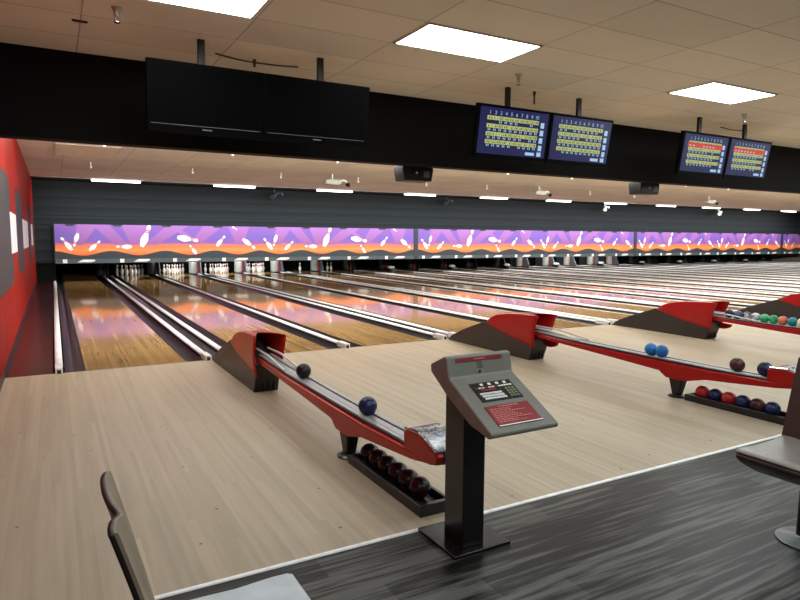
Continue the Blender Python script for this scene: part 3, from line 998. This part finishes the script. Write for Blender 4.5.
# ================================================================== CEILING FITTINGS
def troffer(x, y, lit, label, wx=1.2, wy=0.585):
    t = thing('ceiling_light', label, 'ceiling light', (x, y, ZC), 0, 'recessed ceiling light panels')
    f = MB()
    hx, hy = wx / 2 + 0.02, wy / 2 + 0.018
    f.box(-hx, hx, hy - 0.02, hy, -0.012, 0.0); f.box(-hx, hx, -hy, -hy + 0.02, -0.012, 0.0)
    f.box(-hx, -hx + 0.02, -hy, hy, -0.012, 0.0); f.box(hx - 0.02, hx, -hy, hy, -0.012, 0.0)
    f.build('frame', 'light_frame', t, smooth=False)
    MB().box(-wx / 2, wx / 2, -wy / 2, wy / 2, -0.010, -0.002).build('diffuser', 'light' if lit else 'unlit', t, smooth=False)
troffer(0.63, -2.61, True, 'bright ceiling light panel nearest the red wall, in front of the blank screens')
troffer(3.17, -2.625, True, 'bright ceiling light panel between the blank screens and the first scoreboards')
troffer(6.98, -2.60, True, 'bright ceiling light panel before the farther pair of scoreboards')
troffer(0.45, 7.2, False, 'unlit beige light panel in the ceiling over the first lane', 1.15, 1.75)

NEAR = {0: 'nearest the red wall'}
for k in range(11):
    x = 0.84 + 3.7 * k
    t = thing('strip_light', 'white fluorescent strip light above the mural, %s along from the red wall' % ORD[k], 'strip light', (x + 0.72, 14.05, ZC), 0, 'strip lights above the mural')
    MB().box(-0.72, 0.72, -0.05, 0.05, -0.035, 0.0).build('housing', 'white', t, smooth=False)
    MB().box(-0.70, 0.70, -0.065, 0.065, -0.075, -0.035).build('tube_cover', 'strip', t, bevel=0.01)

def sprinkler(x, y, big, label, group, mat='white'):
    t = thing('sprinkler_head', label, 'sprinkler', (x, y, ZC), 0, group)
    if big:
        MB().lathe([(0.040, 0.0), (0.040, -0.006), (0.028, -0.02), (0.019, -0.055), (0.014, -0.07)], n=18).build('cup', 'brass', t)
        f = MB()
        f.tube((0, 0, -0.05), (0, 0, -0.085), 0.006)
        for s in (-1, 1):
            f.path([(s * 0.010, 0, -0.068), (s * 0.022, 0, -0.088), (s * 0.010, 0, -0.11)], 0.0035)
        f.lathe([(0.002, -0.108), (0.026, -0.110), (0.026, -0.114), (0.002, -0.116)], n=14)
        f.build('frame_arms', 'chrome', t)
    else:
        MB().tube((0, 0, 0), (0, 0, -0.10), 0.014, n=8).build('drop_pipe', mat, t)
        MB().lathe([(0.012, -0.09), (0.034, -0.11), (0.034, -0.13), (0.012, -0.15)], n=10).build('head', mat, t)
sprinkler(0.262, -1.99, True, 'nickel sprinkler head hanging in front of the dark soffit nearest the red wall', 'nickel sprinkler heads')
sprinkler(4.26, -2.03, True, 'nickel sprinkler head above the first pair of scoreboards', 'nickel sprinkler heads')
sprinkler(8.42, -1.98, True, 'nickel sprinkler head above the farther pair of scoreboards', 'nickel sprinkler heads')
for k in range(9):
    sprinkler(0.64 + (2.36, 2.345, 2.32)[k % 3] * k, 5.28, False, 'small white sprinkler on the far ceiling, front row, %s from the red wall' % ORD[k], 'white sprinklers over the lanes')
    sprinkler(0.62 + 2.37 * k, 9.4, False, 'small white sprinkler on the far ceiling, back row, %s from the red wall' % ORD[k], 'white sprinklers over the lanes')

wire = MB().path([(1.20, -1.18, ZC - 0.012), (1.42, -1.15, ZC - 0.028), (1.60, -1.13, ZC - 0.03), (1.85, -1.13, ZC - 0.026), (2.06, -1.13, ZC - 0.012)], 0.008, 8)
wire.tube((1.60, -1.13, ZC), (1.60, -1.13, ZC - 0.075), 0.018, 0.012)
tag(wire.build('ceiling_cable', 'seat_brown'), 'thin brown cable looped along the ceiling behind the blank screens', 'cable')
wire = MB().path([(9.05, -1.2, ZC - 0.012), (9.3, -1.2, ZC - 0.03), (9.75, -1.2, ZC - 0.012)], 0.008, 8)
tag(wire.build('ceiling_cable', 'seat_brown'), 'short brown cable on the ceiling beyond the farther scoreboards', 'cable')
vb = MB().tube((4.95, -1.5, ZC), (4.95, -1.5, ZC - 0.05), 0.02, 0.012, n=10).tube((4.95, -1.5, ZC - 0.05), (4.95, -1.5, ZC - 0.15), 0.010, n=8)
tag(vb.build('ceiling_hook', 'black'), 'small black hook on the ceiling between the two near scoreboards', 'hook')
tk = MB().prism([(-0.06, -0.015), (0.06, -0.01), (0.05, 0.02), (-0.05, 0.015)], 'z', ZC - 0.012, ZC - 0.001)
o = tk.build('ceiling_clip', 'black'); o.location = (0.02, -1.52, 0)
tag(o, 'little dark clip stuck on the ceiling above the dark soffit near the red wall', 'clip')

# boxes hanging behind the soffit
def soffit_box(x, label):
    t = thing('hanging_camera', label, 'camera box', (x, -0.20, 2.40), 0, 'black camera boxes under the soffit')
    MB().prism([(-0.24, -0.02), (-0.225, 0.03), (0.225, 0.03), (0.24, -0.02), (0.21, -0.18), (-0.21, -0.18)], 'y', -0.10, 0.16).build('case', 'black', t, bevel=0.012)
    MB().tube((-0.03, -0.112, -0.075), (-0.03, -0.098, -0.075), 0.016, n=16).build('lens', 'lens', t)
    MB().box(0.08, 0.17, -0.106, -0.09, -0.13, -0.04).build('vent_panel', 'kick', t, smooth=False)
    MB().box(-0.05, 0.05, 0.0, 0.06, 0.02, 0.35).build('bracket', 'black', t, smooth=False)
    return t
sb = soffit_box(4.03, 'black camera box under the soffit between the blank screens and near scoreboards')
dup(sb, (8.58, -0.20, 2.40), 'black camera box under the soffit between the two pairs of scoreboards')

def projector(x, y, label):
    t = thing('projector', label, 'projector', (x, y, ZC), 0, 'grey projectors on the far ceiling')
    MB().tube((-0.05, 0, 0), (-0.05, 0, -0.16), 0.02).build('arm', 'white', t)
    MB().prism([(-0.30, -0.30), (-0.32, -0.20), (-0.18, -0.15), (0.12, -0.16), (0.20, -0.24), (0.10, -0.31)], 'y', -0.16, 0.16).build('case', 'projector', t, bevel=0.03)
    MB().path([(0.1, 0, -0.18), (0.34, -0.02, -0.17), (0.38, -0.02, -0.25)], 0.028).build('cable_arm', 'white', t)
    MB().tube((0.36, -0.02, -0.27), (0.44, -0.08, -0.30), 0.05, 0.06).build('lamp', 'black', t)
    return t
pj = projector(6.7, 8.8, 'grey projector hung over the lanes, nearest to the red wall')
dup(pj, (14.26, 8.8, ZC), 'grey projector hung over the lanes, seen under the near scoreboards')
dup(pj, (23.37, 8.8, ZC), 'grey projector hung over the lanes, seen under the farther scoreboards')

def spot(x, mat, label):
    t = thing('spotlight', label, 'spotlight', (x, 14.85, ZC), 0, 'small spotlights before the dark wall')
    MB().tube((0, 0, 0), (0, 0, -0.14), 0.015).build('stem', mat, t)
    MB().tube((0.16, 0.10, -0.12), (-0.14, -0.16, -0.32), 0.06, 0.09).build('head', mat, t)
    MB().path([(0.05, 0.02, -0.2), (0.28, 0.0, -0.15), (0.30, 0.0, -0.24)], 0.03).build('yoke', mat, t)
    return t
sp = spot(6.92, 'kick_dark', 'dark spotlight before the slatted wall, nearest the red wall')
dup(sp, (14.46, 14.85, ZC), 'dark spotlight before the slatted wall, next to a strip light at mid wall')
sp = spot(23.9, 'white', 'white spotlight before the slatted wall, above the second mural post')
dup(sp, (33.0, 14.85, ZC), 'white spotlight before the slatted wall, farther along beyond the other white one')

# ================================================================== MONITORS
YMON = -1.60
def screen(x0, x1, kind, pole_x, label, ztop, zbot):
    w = x1 - x0; h = ztop - zbot
    t = thing('scoreboard_monitor', label, 'monitor', ((x0 + x1) / 2, YMON, ztop), 0, 'monitors hung from the ceiling')
    t.rotation_euler = (R(9), 0, 0)            # leans so the screen looks down at the bowlers
    MB().box(-w / 2, w / 2, 0.0, 0.07, -h, 0.0).build('frame', 'tv_frame', t, bevel=0.006)
    b = 0.030
    sw, z1, z0 = w - 2 * b, -b, -h + (0.085 if kind == 'off' else 0.055)
    m = MB()
    def rect(a0, a1, c0, c1, mi, d):
        m.poly([(a0, -d, c0), (a1, -d, c0), (a1, -d, c1), (a0, -d, c1)], mi)
    if kind == 'off':
        rect(-sw / 2, sw / 2, z0, z1, 0, 0.002)
        m.build('screen', ['tv_black'], t, smooth=False, fix=False)
        l = MB().box(-sw / 2, sw / 2, -0.004, 0.0, z0 - 0.006, z0 - 0.003)
        l.build('trim_line', 'tv_line', t, smooth=False)
        l = MB()
        for k in range(6):
            l.box(-0.045 + k * 0.015, -0.034 + k * 0.015, -0.004, 0.0, z0 - 0.038, z0 - 0.028)
        l.build('badge', 'tv_line', t, smooth=False)
    else:
        rect(-sw / 2, sw / 2, z0, z1, 0, 0.002)
        gx0, gx1 = -sw / 2 + 0.10 * sw, sw / 2 - 0.14 * sw
        H = z1 - z0
        gt = z1 - 0.18 * H
        rh = 0.170 * H
        for r in range(4):
            zt = gt - r * rh
            yel = 3 if (kind == 'red' and r == 0) else 1
            rect(gx0, gx1, zt - rh * 0.52, zt, 1 if kind != 'red' else 1, 0.004)
            if kind == 'red' and r == 0:
                rect(gx0 - 0.02, gx1 + 0.02, zt - rh * 0.95, zt - rh * 0.25, 3, 0.005)
            rect(gx0 - 0.02, gx1, zt - rh * 0.92, zt - rh * 0.54, 4, 0.004)
            rect(gx1 + 0.03, gx1 + 0.03 + 0.055, zt - rh * 0.90, zt - rh * 0.18, 2, 0.004)
            n = 10
            for c in range(n):
                cx = gx0 + (gx1 - gx0) * (c + 0.5) / n
                cw = (gx1 - gx0) / n
                rect(cx + cw * 0.42, cx + cw * 0.47, zt - rh * 0.9, zt, 0, 0.006)
                for s in (-0.2, 0.12):
                    if random.random() < 0.85:
                        rect(cx + cw * s, cx + cw * (s + 0.14), zt - rh * 0.42, zt - rh * random.uniform(0.1, 0.2), 4, 0.006)
                if random.random() < 0.9 and not (kind == 'red' and c > 7):
                    rect(cx - cw * 0.22, cx - cw * 0.06, zt - rh * 0.86, zt - rh * 0.60, 2, 0.006)
                    rect(cx + cw * 0.08, cx + cw * 0.24, zt - rh * 0.86, zt - rh * 0.60, 2, 0.006)
        rect(gx1 - 0.16, gx1 - 0.02, z0 + 0.02, z0 + 0.055, 2, 0.004)
        rect(gx1 + 0.02, gx1 + 0.085, z0 + 0.015, z0 + 0.065, 2, 0.004)
        so = m.build('screen', ['scr_blue', 'scr_yellow', 'scr_white', 'scr_red', 'scr_dark'], t, smooth=False, fix=False)
        for c in range(10):
            cx = gx0 + (gx1 - gx0) * (c + 0.5) / 10
            text_mesh(str(c + 1), 0.058, (cx, -0.004, gt + 0.036), (R(90), 0, 0), 'scr_white', 'frame_number', so)
    # ceiling pole: child of the monitor, kept vertical
    pz = ZC - ztop
    pl = MB()
    pl.box(-0.032, 0.032, 0.06, 0.10, -0.25, pz / math.cos(R(9)) + 0.0)
    po = pl.build('ceiling_pole', 'black', t, bevel=0.004)
    po.location = (pole_x - (x0 + x1) / 2, 0.02, 0)
    po.rotation_euler = (R(-9), 0, 0)
    return t
sc = 5.89 / 5.59
def cv(x, z=None):
    return -0.2523 + (x + 0.2523) * sc if z is None else 1.4575 + (z - 1.4575) * sc
ZT, ZB = cv(0, 2.925), cv(0, 2.345)
screen(cv(0.477), cv(1.47), 'off', 1.0, 'blank black monitor of the unlit pair, the one nearer the red wall', ZT, ZB - 0.01)
screen(cv(1.475), cv(2.52), 'off', 2.16, 'blank black monitor of the unlit pair, the one nearer the lit scoreboards', ZT, ZB - 0.01)
screen(cv(3.835), cv(4.865), 'on', 4.54, 'lit blue scoreboard with yellow score rows, beside the gap after the blank monitors', ZT, ZB)
screen(cv(4.885), cv(5.895), 'on', 5.69, 'lit blue scoreboard with yellow score rows, second of the near lit pair', ZT, ZB)
screen(cv(7.255), cv(8.245), 'red', 8.10, 'lit scoreboard with one red score row, nearer one of the far pair', ZT, ZB)
screen(cv(8.265), cv(9.275), 'red', 9.2, 'lit scoreboard with one red score row, farthest monitor of all', ZT, ZB)

# ================================================================== LIGHTS
def area(name, loc, rot, sx, sy, power, col=(1, 0.97, 0.92)):
    l = bpy.data.lights.new(name, 'AREA')
    l.shape = 'RECTANGLE'; l.size = sx; l.size_y = sy; l.energy = power; l.color = col
    o = bpy.data.objects.new(name, l); COL.objects.link(o)
    o.location = loc; o.rotation_euler = rot
    return o
NEU = (0.96, 1.0, 0.99)
COOL = (0.90, 1.0, 1.04)
area('troffer_row_lamp', (10.5, -2.62, ZC - 0.02), (0, 0, 0), 7.0, 0.5, 94, COOL)
area('troffer_row_lamp', (27, -2.62, ZC - 0.02), (0, 0, 0), 30.0, 0.4, 336, COOL)
area('troffer_row_lamp', (20, -6.2, ZC - 0.02), (0, 0, 0), 40.0, 0.5, 581, COOL)
area('troffer_row_lamp', (1.5, -9.5, ZC - 0.02), (0, 0, 0), 8.0, 0.6, 162, COOL)
area('lane_fill', (20, 2.2, ZC - 0.03), (0, 0, 0), 41.0, 0.5, 500, NEU)  # two unseen lamps behind the soffit, added to brighten the lanes
area('lane_fill', (20, 4.6, ZC - 0.03), (0, 0, 0), 41.0, 0.4, 520, NEU)
area('mural_fill', (20, 13.85, ZC - 0.1), (R(28), 0, 0), 41.0, 0.2, 900, NEU)  # unseen lamp added beside the strips to brighten mural and lane ends
area('ceiling_fill', (20, -0.24, 2.62), (R(104), 0, 0), 41.0, 0.12, 2700, (1.0, 0.97, 0.92))  # no cove here: unseen lamp added to brighten the far ceiling
def pitlight(i, pw):
    area('pin_lamp', (lane_x(i) + W / 2, 17.2, 0.95), (R(45), 0, 0), 0.9, 0.2, pw, (1, 0.98, 0.95))
for i, pw in ((1, 0.2), (2, 30), (3, 30), (4, 30), (5, 6), (6, 1.5), (12, 14), (13, 24), (14, 24), (15, 24), (16, 14)):
    pitlight(i, pw)

w = bpy.data.worlds.new('hall air'); scene.world = w
w.use_nodes = True
w.node_tree.nodes['Background'].inputs[0].default_value = (0.5, 0.45, 0.4, 1)
w.node_tree.nodes['Background'].inputs[1].default_value = 0.02

# ================================================================== CAMERA
yaw, pit, rol = R(29.1564), R(-5.6724), R(0.2868)
fw = Vector((math.sin(yaw) * math.cos(pit), math.cos(yaw) * math.cos(pit), math.sin(pit)))
rt = Vector((math.cos(yaw), -math.sin(yaw), 0)); up = rt.cross(fw)
r2 = rt * math.cos(rol) + up * math.sin(rol)
u2 = -rt * math.sin(rol) + up * math.cos(rol)
cd = bpy.data.cameras.new('camera')
cd.sensor_fit = 'HORIZONTAL'; cd.sensor_width = 36.0
cd.lens = 619.694 / 800 * 36.0
cd.clip_start = 0.05; cd.clip_end = 200
cam = bpy.data.objects.new('camera', cd); COL.objects.link(cam)
cam.matrix_world = Matrix(((r2.x, u2.x, -fw.x, -0.2523), (r2.y, u2.y, -fw.y, -7.4895), (r2.z, u2.z, -fw.z, 1.4575), (0, 0, 0, 1)))
scene.camera = cam

scene.view_settings.view_transform = 'Standard'
scene.view_settings.look = 'None'
scene.view_settings.exposure = 0.0
scene.view_settings.gamma = 1.0
scene.cycles.use_denoising = True
scene.cycles.max_bounces = 8
scene.cycles.diffuse_bounces = 4
scene.cycles.glossy_bounces = 4
scene.cycles.sample_clamp_indirect = 6.0
